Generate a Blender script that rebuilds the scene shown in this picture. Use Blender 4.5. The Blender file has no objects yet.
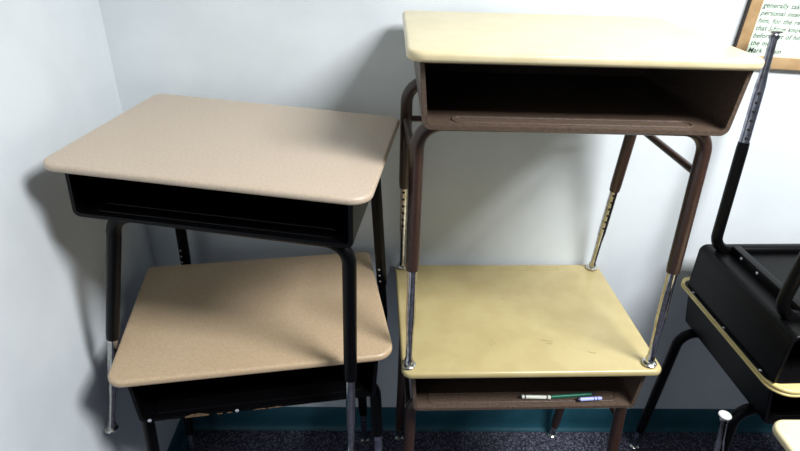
import bpy, bmesh, math, random
from mathutils import Vector, Matrix, noise
random.seed(7)
SC = bpy.context.scene
COL = SC.collection
PI = math.pi
R = math.radians

# ------------------------------------------------------------------ camera
cam_data = bpy.data.cameras.new('camera')
cam = bpy.data.objects.new('camera', cam_data); COL.objects.link(cam)
cam_data.sensor_width = 36
cam_data.lens = 572.8 / 800 * 36
cam_data.clip_start = 0.02
cam.matrix_world = Matrix((
    (0.9995774464, -0.0136346913, -0.0256714585, 0.0),
    (-0.0159573722, 0.4807854156, -0.8766930743, -1.47259),
    (0.0242959024, 0.8767322735, 0.4803646842, 1.64393),
    (0, 0, 0, 1)))
SC.camera = cam

# ------------------------------------------------------------------ world, lights, exposure
world = bpy.data.worlds.new('world'); SC.world = world
world.use_nodes = True
bg = world.node_tree.nodes['Background']
bg.inputs['Color'].default_value = (0.80, 0.90, 1.0, 1)
bg.inputs['Strength'].default_value = 0.07

def area(name, loc, target, sx, sy, power, col):
    d = bpy.data.lights.new(name, 'AREA'); d.shape = 'RECTANGLE'
    d.size = sx; d.size_y = sy; d.energy = power; d.color = col
    o = bpy.data.objects.new(name, d); COL.objects.link(o)
    o.location = loc
    o.rotation_euler = (Vector(target) - Vector(loc)).to_track_quat('-Z', 'Y').to_euler()
    return o
area('ceiling_lamp_light', (1.38, -1.40, 2.68), (1.38, -1.40, 0), 1.1, 0.6, 126, (0.98, 0.99, 1.0))

SC.view_settings.view_transform = 'Standard'
SC.view_settings.look = 'None'
SC.view_settings.exposure = 0.0
SC.view_settings.gamma = 1
SC.view_settings.use_curve_mapping = False

# ------------------------------------------------------------------ materials
def s2l(c):
    return tuple(((v / 255) / 12.92 if v / 255 <= .04045 else ((v / 255 + .055) / 1.055) ** 2.4) for v in c) + (1,)

def mat(name, rgb, rough=.5, metal=0, rgb2=None, scale=60, bump=0, bscale=None, spec=.5, coat=0, detail=4, lo=.4, hi=.6):
    m = bpy.data.materials.new(name); m.use_nodes = True
    nt = m.node_tree; b = nt.nodes['Principled BSDF']
    b.inputs['Base Color'].default_value = s2l(rgb)
    b.inputs['Roughness'].default_value = rough
    b.inputs['Metallic'].default_value = metal
    b.inputs['Specular IOR Level'].default_value = spec
    b.inputs['Coat Weight'].default_value = coat
    b.inputs['Coat Roughness'].default_value = .12
    tc = nt.nodes.new('ShaderNodeTexCoord')
    if rgb2:
        n = nt.nodes.new('ShaderNodeTexNoise'); n.inputs['Scale'].default_value = scale
        n.inputs['Detail'].default_value = detail
        nt.links.new(tc.outputs['Object'], n.inputs['Vector'])
        cr = nt.nodes.new('ShaderNodeValToRGB')
        cr.color_ramp.elements[0].position = lo; cr.color_ramp.elements[1].position = hi
        cr.color_ramp.elements[0].color = s2l(rgb); cr.color_ramp.elements[1].color = s2l(rgb2)
        nt.links.new(n.outputs['Fac'], cr.inputs['Fac'])
        nt.links.new(cr.outputs['Color'], b.inputs['Base Color'])
    if bump:
        n2 = nt.nodes.new('ShaderNodeTexNoise'); n2.inputs['Scale'].default_value = bscale or scale
        n2.inputs['Detail'].default_value = 3
        nt.links.new(tc.outputs['Object'], n2.inputs['Vector'])
        bp = nt.nodes.new('ShaderNodeBump'); bp.inputs['Strength'].default_value = bump
        bp.inputs['Distance'].default_value = .002
        nt.links.new(n2.outputs['Fac'], bp.inputs['Height'])
        nt.links.new(bp.outputs['Normal'], b.inputs['Normal'])
    return m

def scuffed(m, rgb, scale=9, thr=.66, stretch=(1, 7, 1), rot=.5):
    """thin worn scuffs across a desktop"""
    nt = m.node_tree; b = nt.nodes['Principled BSDF']
    src = b.inputs['Base Color'].links[0].from_socket
    tc = nt.nodes.new('ShaderNodeTexCoord')
    mp = nt.nodes.new('ShaderNodeMapping'); mp.inputs['Scale'].default_value = stretch
    mp.inputs['Rotation'].default_value = (0, 0, rot)
    nt.links.new(tc.outputs['Object'], mp.inputs['Vector'])
    n = nt.nodes.new('ShaderNodeTexNoise'); n.inputs['Scale'].default_value = scale
    n.inputs['Detail'].default_value = 6; n.inputs['Roughness'].default_value = .7
    nt.links.new(mp.outputs['Vector'], n.inputs['Vector'])
    cr = nt.nodes.new('ShaderNodeValToRGB')
    cr.color_ramp.elements[0].position = thr; cr.color_ramp.elements[1].position = thr + .05
    cr.color_ramp.elements[1].color = (.75, .75, .75, 1)
    nt.links.new(n.outputs['Fac'], cr.inputs['Fac'])
    mx = nt.nodes.new('ShaderNodeMix'); mx.data_type = 'RGBA'
    nt.links.new(cr.outputs['Color'], mx.inputs['Factor'])
    nt.links.new(src, mx.inputs['A']); mx.inputs['B'].default_value = s2l(rgb)
    nt.links.new(mx.outputs['Result'], b.inputs['Base Color'])

M = {}
M['wall'] = mat('wall_paint', (222, 229, 233), .75, rgb2=(216, 223, 227), scale=5, bump=.12, bscale=220)
M['ceiling'] = mat('ceiling_tile', (190, 190, 186), .9)
M['yellow_top'] = mat('yellow_laminate', (184, 169, 122), .26, rgb2=(178, 162, 115), scale=14, bump=.05, bscale=260, spec=.5)
scuffed(M['yellow_top'], (150, 136, 92), 7, .68)
M['cream_top'] = mat('cream_laminate', (214, 201, 163), .32, rgb2=(208, 194, 155), scale=20, bump=.05, bscale=260, spec=.6)
M['tan_top'] = mat('tan_laminate', (192, 176, 157), .38, rgb2=(186, 168, 148), scale=180, bump=.06, bscale=320, detail=2)
M['sand_top'] = mat('sand_laminate', (190, 167, 137), .36, rgb2=(183, 159, 129), scale=180, bump=.06, bscale=320, detail=2)
M['edge_top'] = mat('pale_yellow_laminate', (222, 204, 140), .35, rgb2=(214, 194, 130), scale=30, bump=.04, bscale=260)
M['brown'] = mat('brown_enamel', (74, 61, 52), .36, rgb2=(88, 73, 62), scale=160, bump=.25, bscale=420)
M['brown_tube'] = mat('brown_tube_enamel', (50, 34, 28), .3, rgb2=(58, 40, 33), scale=160, bump=.12, bscale=420)
M['black'] = mat('black_enamel', (4, 4, 5), .34, rgb2=(6, 6, 8), scale=200, bump=.1, bscale=420, spec=.14)
M['blackpl'] = mat('black_plastic', (4, 4, 5), .36, rgb2=(7, 7, 8), scale=120, bump=.15, bscale=300, spec=.15)
M['chrome'] = mat('chrome', (200, 200, 200), .12, 1, rgb2=(150, 146, 138), scale=90, lo=.35, hi=.75)
M['steel'] = mat('bright_steel', (225, 225, 220), .22, 1)
M['dulls'] = mat('dull_painted_steel', (176, 178, 190), .22, .95, rgb2=(140, 142, 156), scale=60)
M['hole'] = mat('hole_black', (10, 9, 9), .8)
M['nylon'] = mat('worn_glide', (206, 206, 204), .35, .2)
M['scuff'] = mat('scuff', (128, 112, 76), .6)
M['rivet'] = mat('rivet_steel', (190, 192, 200), .3, .4)
M['rivet_dark'] = mat('dark_screw', (90, 90, 95), .35, .9)
M['teal'] = mat('teal_rubber', (34, 88, 104), .5, rgb2=(28, 80, 96), scale=12, bump=.1, bscale=90)
M['oak'] = mat('tan_wood_frame', (180, 150, 110), .5, rgb2=(168, 136, 96), scale=40)
M['mint'] = mat('mint_paper', (222, 240, 222), .8, rgb2=(216, 236, 216), scale=15)
M['ink'] = mat('print_ink', (48, 60, 56), .8)
M['edge'] = mat('frame_shadow_line', (58, 46, 38), .6)  # shadow colour for the strip left of the poster frame
M['white_pl'] = mat('white_plastic', (225, 228, 215), .35)
M['green_pl'] = mat('green_plastic', (12, 110, 84), .35)
M['navy_pl'] = mat('navy_plastic', (24, 26, 60), .4)
M['lilac'] = mat('lilac_label', (170, 178, 232), .45)
M['chip'] = mat('bare_chipped_board', (112, 88, 60), .8, rgb2=(80, 64, 46), scale=90)

def carpet_mat():
    m = bpy.data.materials.new('carpet_loop'); m.use_nodes = True
    nt = m.node_tree; b = nt.nodes['Principled BSDF']; b.inputs['Roughness'].default_value = .95
    b.inputs['Specular IOR Level'].default_value = .15
    tc = nt.nodes.new('ShaderNodeTexCoord')
    v = nt.nodes.new('ShaderNodeTexVoronoi'); v.inputs['Scale'].default_value = 230
    nt.links.new(tc.outputs['Object'], v.inputs['Vector'])
    cr = nt.nodes.new('ShaderNodeValToRGB')
    e = cr.color_ramp.elements
    e[0].position = 0; e[0].color = s2l((46, 47, 58)); e[1].position = 1; e[1].color = s2l((132, 132, 150))
    x = cr.color_ramp.elements.new(.6); x.color = s2l((72, 73, 88))
    sp = nt.nodes.new('ShaderNodeSeparateColor'); nt.links.new(v.outputs['Color'], sp.inputs['Color'])
    nt.links.new(sp.outputs['Red'], cr.inputs['Fac'])
    nt.links.new(cr.outputs['Color'], b.inputs['Base Color'])
    bp = nt.nodes.new('ShaderNodeBump'); bp.inputs['Strength'].default_value = .9; bp.inputs['Distance'].default_value = .004
    bp.invert = True
    nt.links.new(v.outputs['Distance'], bp.inputs['Height']); nt.links.new(bp.outputs['Normal'], b.inputs['Normal'])
    return m
M['carpet'] = carpet_mat()

# ------------------------------------------------------------------ mesh helpers
def obj(name, bm, m, parent=None, smooth=True, angle=40):
    bmesh.ops.recalc_face_normals(bm, faces=bm.faces[:])
    me = bpy.data.meshes.new(name); bm.to_mesh(me); bm.free()
    me.materials.append(m)
    if smooth:
        for p in me.polygons: p.use_smooth = True
        try: me.set_sharp_from_angle(angle=R(angle))
        except Exception: pass
    o = bpy.data.objects.new(name, me); COL.objects.link(o)
    if parent: o.parent = parent
    return o

def box(bm, x0, x1, y0, y1, z0, z1, bev=0):
    r = bmesh.ops.create_cube(bm, size=1)
    vs = r['verts']
    for v in vs:
        v.co = Vector(((x0 + x1) / 2 + v.co.x * (x1 - x0), (y0 + y1) / 2 + v.co.y * (y1 - y0), (z0 + z1) / 2 + v.co.z * (z1 - z0)))
    if bev:
        es = set(e for v in vs for e in v.link_edges)
        bmesh.ops.bevel(bm, geom=list(es), offset=bev, segments=3, affect='EDGES', profile=.5)

def tube(bm, pts, rad, seg=20, closed=False):
    pts = [Vector(p) for p in pts]; n = len(pts)
    if not isinstance(rad, (list, tuple)): rad = [rad] * n
    up = None; rings = []
    for i, p in enumerate(pts):
        if closed: t = pts[(i + 1) % n] - pts[i - 1]
        else:
            a = pts[max(i - 1, 0)]; c = pts[min(i + 1, n - 1)]
            t = c - a
            if 0 < i < n - 1: t = (pts[i] - a).normalized() + (c - pts[i]).normalized()
        t.normalize()
        if up is None:
            up = Vector((0, 1, 0)) if abs(t.y) < .9 else Vector((1, 0, 0))
        u = (up - t * up.dot(t)).normalized(); w = t.cross(u); up = u
        rings.append([bm.verts.new(p + (u * math.cos(2 * PI * k / seg) + w * math.sin(2 * PI * k / seg)) * rad[i]) for k in range(seg)])
    m = n if closed else n - 1
    for i in range(m):
        A = rings[i]; B = rings[(i + 1) % n]
        for k in range(seg):
            bm.faces.new((A[k], A[(k + 1) % seg], B[(k + 1) % seg], B[k]))
    if not closed:
        bm.faces.new(rings[0]); bm.faces.new(rings[-1])

def disc(bm, c, axis, r, h, seg=14):
    axis = Vector(axis).normalized(); c = Vector(c)
    tube(bm, [c, c + axis * h * .6, c + axis * h], [r, r, r * .6], seg)

def rrect(w, d, radii, seg=8):
    """rounded rectangle outline, radii FL, FR, BR, BL (front = -y)"""
    out = []
    cs = [(-w, -d, radii[0], 180), (w, -d, radii[1], 270), (w, d, radii[2], 0), (-w, d, radii[3], 90)]
    for x, y, r, a0 in cs:
        cx = x - math.copysign(r, x); cy = y - math.copysign(r, y)
        for k in range(seg + 1):
            a = R(a0 + 90 * k / seg)
            out.append((cx + r * math.cos(a), cy + r * math.sin(a)))
    return out

def slab(bm, w, d, z0, z1, radii, er, es=5, seg=8):
    """plate with rounded corners and a rounded edge"""
    layers = []
    for k in range(es + 1):
        a = -PI / 2 + PI / 2 * k / es
        layers.append((er * (1 - math.cos(a)), z0 + er + er * math.sin(a)))
    for k in range(es + 1):
        a = PI / 2 * k / es
        layers.append((er * (1 - math.cos(a)), z1 - er + er * math.sin(a)))
    rings = []
    for ins, z in layers:
        pts = rrect(w - ins, d - ins, [max(r - ins, .001) for r in radii], seg)
        rings.append([bm.verts.new((x, y, z)) for x, y in pts])
    n = len(rings[0])
    for A, B in zip(rings, rings[1:]):
        for k in range(n): bm.faces.new((A[k], A[(k + 1) % n], B[(k + 1) % n], B[k]))
    bm.faces.new(rings[0]); bm.faces.new(rings[-1])

def empty(name, label, cat, matrix=None, group=None):
    o = bpy.data.objects.new(name, None); COL.objects.link(o)
    o.empty_display_size = .1
    if matrix is not None: o.matrix_world = matrix
    o['label'] = label; o['category'] = cat
    if group: o['group'] = group
    return o

def tag(o, label, cat, group=None):
    o['label'] = label; o['category'] = cat
    if group: o['group'] = group
    return o

def struct(name, bm, m):
    o = obj(name, bm, m, None, smooth=False); o['kind'] = 'structure'; return o

# ------------------------------------------------------------------ room
WX = -.6936
b = bmesh.new(); box(b, WX - .1, 4.2, -4.6, .1, -.08, 0); struct('floor', b, M['carpet'])
b = bmesh.new(); box(b, WX - .1, 4.2, 0, .1, 0, 2.75); struct('wall_back', b, M['wall'])
b = bmesh.new(); box(b, WX - .1, WX, -4.6, 0, 0, 2.75); struct('wall_left', b, M['wall'])
b = bmesh.new(); box(b, WX - .1, 4.2, -4.6, .1, 2.75, 2.83); struct('ceiling', b, M['ceiling'])

def cove(name, p0, p1, nrm):
    prof = [(0, 0), (.017, 0), (.0165, .003), (.010, .007), (.0055, .016), (.0042, .04), (.0042, .099), (.003, .1015), (0, .1015)]
    bm = bmesh.new(); rows = []
    for p in (p0, p1):
        rows.append([bm.verts.new((p[0] + nrm[0] * u, p[1] + nrm[1] * u, z)) for u, z in prof])
    n = len(prof)
    for k in range(n): bm.faces.new((rows[0][k], rows[0][(k + 1) % n], rows[1][(k + 1) % n], rows[1][k]))
    bm.faces.new(rows[0]); bm.faces.new(rows[1])
    o = obj(name, bm, M['teal'], None, True, 50); o['kind'] = 'structure'
cove('baseboard_back', (WX, 0), (4.2, 0), (0, -1))
cove('baseboard_left', (WX, -.004), (WX, -4.6), (1, 0))

# ------------------------------------------------------------------ school desk
def make_desk(label, H, matrix, top, body, legspec=None, group=None, box_top=.285, box_bot=.270, chrome_from=.465, rear_chrome_from=.45,
              ext='chrome', ext_rear=None, strut=False, braces=False, rear_dots=False, top_name='desktop', cat='desk', groove=False,
              radii=(.042, .042, .03, .03), boxy0=-.205, glide_m='steel', leg_r=.0145, box_r=.022, hole_front=False, thick=.019, board=.305, board_dx=0, box_dx=0, BH=.118, tray_w=.238, depth=.2285, leg_chrome=None, ext_dr=.0037, hole_dir=(-.2, -1, 0), glide_k=1.0):
    root = empty('school_desk', label, cat, matrix, group)
    body_m = M[body]; tube_m = M['brown_tube'] if body == 'brown' else body_m
    zt = H; zb = H - thick
    # desktop
    bm = bmesh.new(); slab(bm, board, depth, zb, zt, radii, min(.0075, thick * .42))
    bmesh.ops.translate(bm, verts=bm.verts[:], vec=(board_dx, 0, 0))
    dt = obj('desktop', bm, M[top], root, True, 35)
    if groove:
        bm = bmesh.new()
        pts = [(x, y, zt + .0002) for x, y in rrect(.18, .006, [.0058] * 4, 6)]
        pts = [(x + .0, y + .205, z) for x, y, z in pts]
        tube(bm, pts, .0014, 6, True)
        obj('pencil_groove', bm, M[top], dt)
    # flange between box and desktop
    zf = zb - .0035
    bm = bmesh.new(); slab(bm, box_top + .006, .213, zf, zb, (.03, .03, .025, .025), .0012, 2)
    bmesh.ops.translate(bm, verts=bm.verts[:], vec=(box_dx, 0, 0))
    fl = obj('box_flange', bm, body_m, root)
    sx = box_top + .0005
    # book box: open at the front
    bt = zf; bb = zf - BH; y1 = .195
    def prof(ins, insz):
        pts = []; r = max(box_r - ins * .6, .004)
        wt = box_top - ins; wb = box_bot - ins; z0 = bb + insz
        pts.append((-wt, bt))
        n = 7
        sl = (wt - wb) / (bt - z0)
        for k in range(n + 1):
            a = PI + PI / 2 * k / n
            pts.append((-(wb + sl * r) + r + r * math.cos(a), z0 + r + r * math.sin(a)))
        for k in range(n + 1):
            a = 1.5 * PI + PI / 2 * k / n
            pts.append(((wb + sl * r) - r + r * math.cos(a), z0 + r + r * math.sin(a)))
        pts.append((wt, bt))
        return pts
    bm = bmesh.new()
    def ring(p, y): return [bm.verts.new((x + box_dx, y, z)) for x, z in p]
    o0 = ring(prof(.0015, .0015), boxy0 - .001); o1 = ring(prof(0, 0), boxy0 + .001); o2 = ring(prof(0, 0), y1 - .006); o3 = ring(prof(.006, .006), y1)
    i0 = ring(prof(.009, .009), boxy0 - .001); i1 = ring(prof(.0095, .0095), boxy0 + .006); i2 = ring(prof(.004, .0105), boxy0 + .012); i3 = ring(prof(.004, .0105), y1 - .006)
    seq = [i3, i2, i1, i0, o0, o1, o2, o3]
    for A, B_ in zip(seq, seq[1:]):
        for k in range(len(A) - 1): bm.faces.new((A[k], A[k + 1], B_[k + 1], B_[k]))
        bm.faces.new((A[0], B_[0], B_[0], A[0])) if False else None
    bm.faces.new(o3); bm.faces.new(i3)
    bx = obj('book_box', bm, body_m, root, True, 35)
    # raised pencil tray outline pressed in the floor of the box
    bm = bmesh.new()
    zi = bb + .011
    pts = [(x + box_dx, y + boxy0 + .030, zi) for x, y in rrect(tray_w, .016, [.0155] * 4, 8)]
    tube(bm, pts, .0022, 8, True)
    obj('pencil_tray', bm, body_m, bx)
    # rivets on the flange / box sides
    for s in (-1, 1):
        for y in (-.17, -.01, .15):
            bm = bmesh.new(); disc(bm, (box_dx + s * (box_top + .003), y, zf + .0005), (0, 0, -1), .0035, .0025, 10)
            obj('screw', bm, M['rivet'] if strut else M['rivet_dark'], fl)
    # legs
    zc = bb - .0045
    spec = dict(FL=((-.277, -.152), (-.285, -.19, 0)), FR=((.277, -.152), (.285, -.19, 0)),
                BL=((-.28, .145), (-.28, .212, 0)), BR=((.28, .145), (.272, .212, 0)))
    if legspec: spec.update(legspec)
    ends = {}
    for key in ('FL', 'FR', 'BL', 'BR'):
        (tx, ty), foot = spec[key]
        s = -1 if tx < 0 else 1
        foot = Vector(foot); rb = .05
        # arc from the crossbar down into the leg
        arc = []
        for k in range(9):
            a = PI / 2 * k / 8
            arc.append(Vector((tx - s * rb + s * rb * math.sin(a), ty, zc - rb + rb * math.cos(a))))
        start = arc[-1]
        full = foot - start
        cf = rear_chrome_from if key[0] == 'B' else chrome_from
        if leg_chrome and key in leg_chrome: cf = leg_chrome[key]
        t = (start.z - (H - cf)) / (start.z - foot.z)
        endp = start + full * t
        bm = bmesh.new()
        inner = Vector((tx - s * (rb + .02), ty, zc))
        tube(bm, [inner] + arc + [start + full * t * q for q in (.12, .3, .6, .93)] + [endp], [leg_r] * 14 + [leg_r * .93])
        leg = obj('leg', bm, tube_m, root)
        ends[key] = (Vector((tx - s * (rb + .02), ty, zc)), start, full)
        d = full.normalized()
        L = (foot - endp).length
        e = endp - d * .03
        em = M[(ext_rear or ext) if key[0] == 'B' else ext]
        bm = bmesh.new()
        r1 = leg_r - ext_dr
        g = .012   # height of the foot
        tube(bm, [e, endp, endp + d * (L * .52), endp + d * (L * .62), endp + d * (L - g - .012), endp + d * (L - g - .006), endp + d * (L - g)],
             [r1, r1, r1, r1 * .8, r1 * .72, r1 * .95, r1 * .95], 18)
        obj('leg_extension', bm, em, leg)
        # swivel foot: bell shaped disc
        bm = bmesh.new()
        zz = [(.0155, .0005), (.017, .002), (.0168, .0042), (.0135, .0065), (.0095, .0078), (.0085, .012), (.0078, .018), (.004, .0185)]
        ctr = foot
        rows = []
        for r_, z_ in zz:
            r_ = r_ * (glide_k if z_ < .007 else 1)
            rows.append([bm.verts.new((ctr.x + r_ * math.cos(2 * PI * k / 24), ctr.y + r_ * math.sin(2 * PI * k / 24), ctr.z + z_)) for k in range(24)])
        for A, B_ in zip(rows, rows[1:]):
            for k in range(24): bm.faces.new((A[k], A[(k + 1) % 24], B_[(k + 1) % 24], B_[k]))
        bm.faces.new(rows[0]); bm.faces.new(rows[-1])
        obj('glide', bm, M[glide_m], leg)
        # adjustment holes
        nrm = Vector(hole_dir); nrm = (nrm - d * nrm.dot(d)).normalized()
        bm = bmesh.new()
        if key[0] == 'B' or hole_front:
            if rear_dots:
                for q in range(3):
                    c = endp - d * (.02 + .02 * q) + nrm * (leg_r - .0012)
                    disc(bm, c, nrm, .0032, .0022, 10)
                obj('lit_holes', bm, M['rivet'], leg)  # pale discs paint the light that shows through the holes
            else:
                for q in range(6):
                    if .03 + .0225 * q > L - .03: break
                    c = endp + d * (.012 + .0225 * q) + nrm * (r1 - .0016)
                    disc(bm, c, nrm, .0042, .0021, 12)
                obj('adjustment_holes', bm, M['hole'], leg)
        else: bm.free()
    for a, c in (('FL', 'FR'), ('BL', 'BR')):
        bm = bmesh.new(); tube(bm, [ends[a][0] - Vector((.002, 0, 0)), ends[c][0] + Vector((.002, 0, 0))], leg_r * .99)
        obj('crossbar', bm, tube_m, root)
    if braces:
        for a, c in (('FL', 'BL'), ('FR', 'BR')):
            def at(k, z):
                st, fu = ends[k][1], ends[k][2]; return st + fu * ((st.z - z) / -fu.z)
            p = at(a, bb - .098); q = at(c, bb - .098)
            bm = bmesh.new(); tube(bm, [p, q], .0082, 12); obj('side_brace', bm, tube_m, root)
        p = at('BL', bb - .098); q = at('BR', bb - .098)
        bm = bmesh.new(); tube(bm, [p, q], .0075, 12); obj('back_brace', bm, tube_m, root)
    if strut:
        for s in (-1, 1):
            bm = bmesh.new(); x = s * .235
            box(bm, x - .011, x + .011, -.165, .137, bb - .004, bb - .0005, .001)
            box(bm, x - .011, x - .0085, -.165, .137, bb - .022, bb - .0035, .0008)
            box(bm, x + .0085, x + .011, -.165, .137, bb - .022, bb - .0035, .0008)
            box(bm, x - .011, x + .011, -.165, .137, bb - .0245, bb - .0215, .001)
            st = obj('support_strut', bm, M['blackpl'], root)
            for y in (-.09, .02, .09):
                for s2 in (-1, 1):
                    bm = bmesh.new(); disc(bm, (x + s2 * .0108, y, bb - .013), (s2, 0, 0), .004, .003, 12)
                    obj('screw', bm, M['rivet'], st)
    return root, dict(bb=bb, zc=zc, ends=ends)

def pose(top_center, H, th, tx=0, ty=0):
    Rm = Matrix.Rotation(th, 4, 'Z') @ Matrix.Rotation(tx, 4, 'X') @ Matrix.Rotation(ty, 4, 'Y')
    base = Vector(top_center) - (Rm @ Vector((0, 0, H)))
    return Matrix.Translation(base) @ Rm
def inverted(base_xy, z_top, H, th, axis='Y'):
    # turned upside down about its own front-back axis
    return Matrix.Translation((base_xy[0], base_xy[1], z_top + H)) @ Matrix.Rotation(th, 4, 'Z') @ Matrix.Rotation(PI, 4, axis)

BLACK = dict(FL=((-.25, -.148), (-.30, -.195, 0)), FR=((.25, -.148), (.30, -.195, 0)),
             BL=((-.25, .145), (-.30, .222, 0)), BR=((.25, .145), (.30, .222, 0)))
WIDE = dict(FL=((-.30, -.148), (-.305, -.18, 0)), FR=((.30, -.148), (.305, -.18, 0)),
            BL=((-.305, .15), (-.303, .20, 0)), BR=((.305, .15), (.303, .20, 0)))

# lower yellow desk (brown frame)
HBb = .71766
Bb_m = pose((.3449, -.24831, HBb), HBb, .02613)
Bb, Bb_i = make_desk('yellow-topped brown desk standing on the floor, lower of the brown pair', HBb, Bb_m, 'yellow_top', 'brown', braces=True, groove=True,
               radii=(.024, .022, .016, .016), board=.308, depth=.2325, box_bot=.276, box_r=.015, BH=.124, chrome_from=.56, rear_chrome_from=.665)
# upper yellow desk standing on it
HBt = 1.43925 - HBb - .0006
Bt_m = pose((.33741, -.27291, 1.4401), HBt, -.00336, .0, .003)
make_desk('brown-framed desk with cream top, standing on the yellow desktop', HBt, Bt_m, 'cream_top', 'brown', braces=True,
          radii=(.034, .024, .02, .018), board=.308, board_dx=.003, box_dx=.010, box_top=.292, box_bot=.281, BH=.121, box_r=.017, tray_w=.225,
          legspec=dict(FL=((-.277, -.152), (-.276, -.190, .0005)), FR=((.287, -.152), (.294, -.176, .0018)), BL=((-.29, .152), (-.284, .230, .0005)), BR=((.276, .152), (.284, .238, .0018))),
          chrome_from=.468, rear_chrome_from=.44)
# lower tan desk (black frame)
HAb = .76498
Ab_m = pose((-.3155, -.2995, HAb), HAb, .16222)
Ab, Ab_i = make_desk('black desk with sand-coloured top, low one half beneath the tilted tan desk', HAb, Ab_m, 'sand_top', 'black', legspec=dict(FL=((-.272, -.148), (-.285, -.195, 0)), FR=((.276, -.148), (.298, -.195, 0)), BL=((-.262, .145), (-.29, .21, 0)), BR=((.262, .145), (.29, .20, 0))),
               ext='dulls', box_top=.275, box_bot=.268, box_r=.014, BH=.124, board=.309, radii=(.036, .042, .018, .018), chrome_from=.33, rear_chrome_from=.62)
# upper tan desk, wedged over the lower one
HAt = .70
At_m = pose((-.30, -.31463, 1.21849), HAt, -.13675, .00964, .03974)
inv = At_m.inverted()
def lw(top, foot):
    f_ = inv @ Vector(foot); t_ = inv @ Vector(top)
    return ((t_.x, t_.y), (f_.x, f_.y, f_.z))
ATL = dict(FL=lw((-.552, -.450, 1.04), (-.675, -.453, .497)), FR=lw((-.070, -.522, 1.02), (-.074, -.534, .50)),
           BL=lw((-.555, -.10, 1.0), (-.578, -.066, .53)), BR=lw((-.028, -.150, .99), (.006, -.118, .50)))
make_desk('black desk with pale tan top, tilted high in the left corner', HAt, At_m, 'tan_top', 'black', legspec=ATL, ext='chrome', ext_rear='black', rear_dots=True, leg_chrome=dict(FL=.442), rear_chrome_from=.49,
          thick=.016, radii=(.036, .042, .025, .025), board=.309, board_dx=-.002, box_top=.273, box_bot=.276, box_r=.014, BH=.098)
# right hand stack: upright desk and an upside-down desk on it
HC = .684
C_m = pose((1.2030, -.267, HC), HC, .036)
make_desk('black desk at the right edge, upright beneath an upturned one', HC, C_m, 'edge_top', 'black', legspec=WIDE, ext='dulls', box_top=.293, box_bot=.272, thick=.008, BH=.118, depth=.238, radii=(.05, .05, .03, .03), rear_chrome_from=.60)
HD = .736
make_desk('black desk turned upside down, legs in the air, at the right edge', HD, inverted((1.2030, -.267), HC + .0008, HD, .036), 'edge_top', 'blackpl',
          thick=.0115, legspec=dict(FL=((-.30, -.148), (-.29, -.18, 0)), FR=((.30, -.148), (.29, -.18, 0)), BL=((-.30, .15), (-.29, .20, 0)), BR=((.291, .15), (.278, .20, 0))),
          ext='dulls', depth=.238, radii=(.05, .05, .03, .03), boxy0=-.212, box_top=.302, box_bot=.302, BH=.139, box_r=.02, ext_dr=.002, hole_dir=(.45, -1, 0), strut=True, hole_front=True, chrome_from=.465, rear_chrome_from=.465)
# upside-down desk on the floor, one steel foot showing
HE = .62
make_desk('upturned desk low at the bottom right, only one chrome leg and foot showing', HE, inverted((1.024, -.797), .0006, HE, PI / 2 + .0), 'edge_top', 'black', glide_m='nylon', glide_k=.86,
          ext='chrome', legspec=dict(FL=((-.277, -.152), (-.285, -.2, 0)), FR=((.277, -.152), (.285, -.2, 0)), BL=((-.277, .15), (-.285, .214, 0)), BR=((.277, .15), (.285, .214, 0))),
          chrome_from=.40, rear_chrome_from=.40)
# near desk, cream corner in the bottom right
HF = .80
make_desk('nearest desk, only its rounded cream corner showing at the bottom right', HF, pose((.747 + .305, -.689 - .2285, HF), HF, .0), 'cream_top', 'black',
          legspec=dict(FL=((-.29, -.172), (-.31, -.195, 0)), FR=((.29, -.172), (.31, -.195, 0)), BL=((-.29, .145), (-.31, .20, 0)), BR=((.29, .145), (.31, .20, 0))), ext='chrome')

# rivets and chipped paint along the front lip of the sand-coloured desk
bb = Ab_i['bb']
for x in (-.246, -.055):
    bm = bmesh.new(); disc(bm, (x, -.206, bb + .006), (0, -1, 0), .0042, .003, 12)
    obj('rivet', bm, M['rivet'], Ab)['label'] = 'shiny steel rivet'
def chip(x0, x1, h):
    bm = bmesh.new()
    n = 7; base = []; topv = []
    for k in range(n + 1):
        x = x0 + (x1 - x0) * k / n
        hh = h * (.35 + .65 * math.sin(PI * (k + .5) / (n + 1))) * (0.8 + .4 * random.random())
        base.append((x, bb + .0012)); topv.append((x, bb + .0012 + hh))
    poly = base + topv[::-1]
    f1 = [bm.verts.new((x, -.2066, z)) for x, z in poly]; f2 = [bm.verts.new((x, -.2056, z)) for x, z in poly]
    bm.faces.new(f1); bm.faces.new(f2)
    for k in range(len(poly)): bm.faces.new((f1[k], f1[(k + 1) % len(poly)], f2[(k + 1) % len(poly)], f2[k]))
    obj('chipped_edge', bm, M['chip'], Ab)['label'] = 'bare tan chip in the black paint'
for c_ in ((-.170, -.118, .0095), (-.100, -.088, .003), (-.078, -.066, .003), (-.018, .01, .003), (.014, .05, .0035)): chip(*c_)

# dark scuffs on the yellow desktop
dt_b = [c for c in Bb.children if c.name.startswith('desktop')][0]
for pts_ in ([(-.085, -.115), (-.078, -.125), (-.074, -.137)], [(-.088, -.128), (-.083, -.141)], [(.045, -.118), (.062, -.124), (.072, -.122)], [(.052, -.131), (.068, -.134)],
             [(.148, -.163), (.158, -.169), (.166, -.166)], [(-.02, .06), (-.012, .052)]):
    bm = bmesh.new(); w_ = .0011
    up = [bm.verts.new((x, y + w_ * random.uniform(.5, 1), HBb + .0004)) for x, y in pts_]
    dn = [bm.verts.new((x, y - w_ * random.uniform(.5, 1), HBb + .0004)) for x, y in pts_]
    for k in range(len(pts_) - 1): bm.faces.new((up[k], up[k + 1], dn[k + 1], dn[k]))
    obj('scuff_mark', bm, M['scuff'], dt_b, False)

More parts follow.
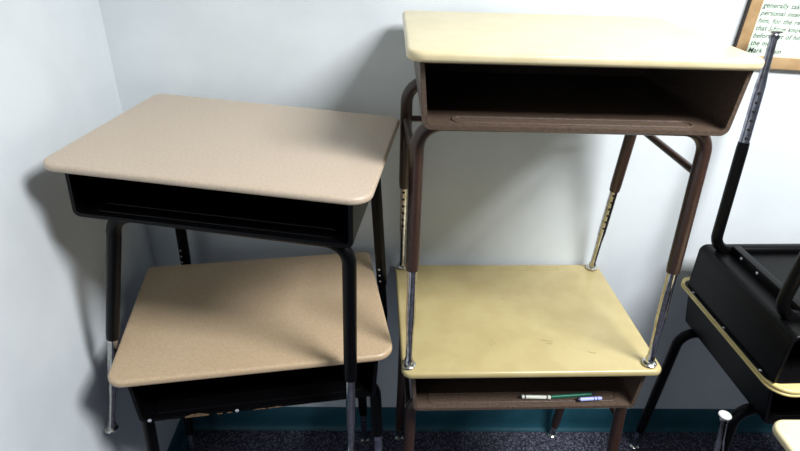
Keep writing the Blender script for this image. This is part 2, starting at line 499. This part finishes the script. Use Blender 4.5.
# ------------------------------------------------------------------ pens in the open box of the yellow desk
zfl = Bb_i['bb'] + .0107
def world_b(p): return Bb_m @ Vector(p)
def pen(label, cat, name, p0, p1, r, build, lift=.0006):
    a = world_b((p0[0], p0[1], zfl + r + lift)); c = world_b((p1[0], p1[1], zfl + r + lift))
    d = (c - a); L = d.length
    o = empty(name, label, cat, Matrix.Translation(a) @ d.to_track_quat('X', 'Z').to_matrix().to_4x4())
    build(o, L, r); return o
def lathe_x(name, prof, m, root):
    bm = bmesh.new(); tube(bm, [(x, 0, 0) for x, r in prof], [r for x, r in prof], 16); return obj(name, bm, m, root)
def b_white(o, L, r):
    lathe_x('barrel', [(.007, r * .7), (.008, r), (L * .88, r), (L * .89, r * .9)], M['white_pl'], o)
    lathe_x('tip', [(0, r * .4), (.003, r * .75), (.008, r * .75)], M['hole'], o)
    lathe_x('band', [(.014, r * 1.05), (.017, r * 1.05)], M['hole'], o)
    lathe_x('end_cap', [(L * .89, r), (L * .9, r * 1.12), (L * .98, r * 1.12), (L, r * .8)], M['white_pl'], o)
    lathe_x('band', [(L * .86, r * 1.06), (L * .9, r * 1.06)], M['hole'], o)
def b_green(o, L, r):
    lathe_x('barrel', [(0, r * .9), (.003, r), (L * .8, r), (L * .9, r * .8)], M['green_pl'], o)
    lathe_x('tip', [(L * .9, r * .7), (L, r * .2)], M['navy_pl'], o)
def b_lilac(o, L, r):
    lathe_x('cap', [(0, r * .8), (.001, r), (.006, r), (.0065, r * .9)], M['navy_pl'], o)
    lathe_x('barrel', [(.0065, r * .94), (L * .9, r * .94), (L, r * .8)], M['lilac'], o)
    lathe_x('band', [(L * .66, r * .98), (L * .69, r * .98)], M['navy_pl'], o)
    lathe_x('band', [(L * .80, r * .98), (L * .83, r * .98)], M['navy_pl'], o)
pen('white marker pen with a dark tip, lying in the open brown desk box', 'pen', 'marker_pen', (-.010, -.196 + .018), (.070, -.196 + .014), .0048, b_white)
pen('dark green pen lying behind the short lilac one in the brown desk box', 'pen', 'pen', (.072, -.180), (.188, -.172), .0045, b_green)
pen('short lilac crayon stub with navy end, in the brown desk box', 'crayon', 'crayon', (.134, -.1935), (.196, -.190), .0050, b_lilac, .0034)

# ------------------------------------------------------------------ framed text on the wall
x0, x1, z0, z1 = .870, 1.50, 1.319, 1.80
P_m = Matrix.Translation((x0, -.0005, z0)) @ Matrix.Rotation(R(2.2), 4, 'Y')
root = empty('framed_poster', 'tan-framed mint sheet of italic printed lines on the wall, upper right', 'poster', P_m)
W_, H_ = x1 - x0, z1 - z0; fw = .030
bm = bmesh.new()
box(bm, 0, fw, -.014, 0, 0, H_, .0015); box(bm, W_ - fw, W_, -.014, 0, 0, H_, .0015)
box(bm, fw - .0005, W_ - fw + .0005, -.014, 0, 0, fw, .0015); box(bm, fw - .0005, W_ - fw + .0005, -.014, 0, H_ - fw, H_, .0015)
obj('frame', bm, M['oak'], root)
bm = bmesh.new(); box(bm, -.0011, -.0002, -.0145, 0, 0, H_); obj('shadow_strip', bm, M['edge'], root, False)  # dark strip paints the shadow line along the frame's left side
bm = bmesh.new(); box(bm, fw - .001, W_ - fw + .001, -.011, -.009, fw - .001, H_ - fw + .001); sheet = obj('paper_sheet', bm, M['mint'], root, False)
lines = ['generally takes a', 'personal interest', 'him, for the reason', 'that I have known', 'before out of him', 'the more', 'Mark Twain']
objs = []
for i, t in enumerate(lines):
    cu = bpy.data.curves.new('lettering', 'FONT'); cu.body = t; cu.size = .0168; cu.shear = .2; cu.offset = .00025; cu.space_word = 1.1; cu.extrude = .0001; cu.space_character = 1.05
    o = bpy.data.objects.new('lettering', cu); COL.objects.link(o)
    objs.append((o, i))
bpy.context.view_layer.update()
dg = bpy.context.evaluated_depsgraph_get()
for o, i in objs:
    me = bpy.data.meshes.new_from_object(o.evaluated_get(dg)); me.materials.clear(); me.materials.append(M['ink'])
    n = bpy.data.objects.new('lettering', me); COL.objects.link(n); n.parent = sheet
    n.rotation_euler = (PI / 2, 0, 0); n.location = (fw + .004, -.0112, .0375 + .0178 * (6 - i))
    bpy.data.objects.remove(o)
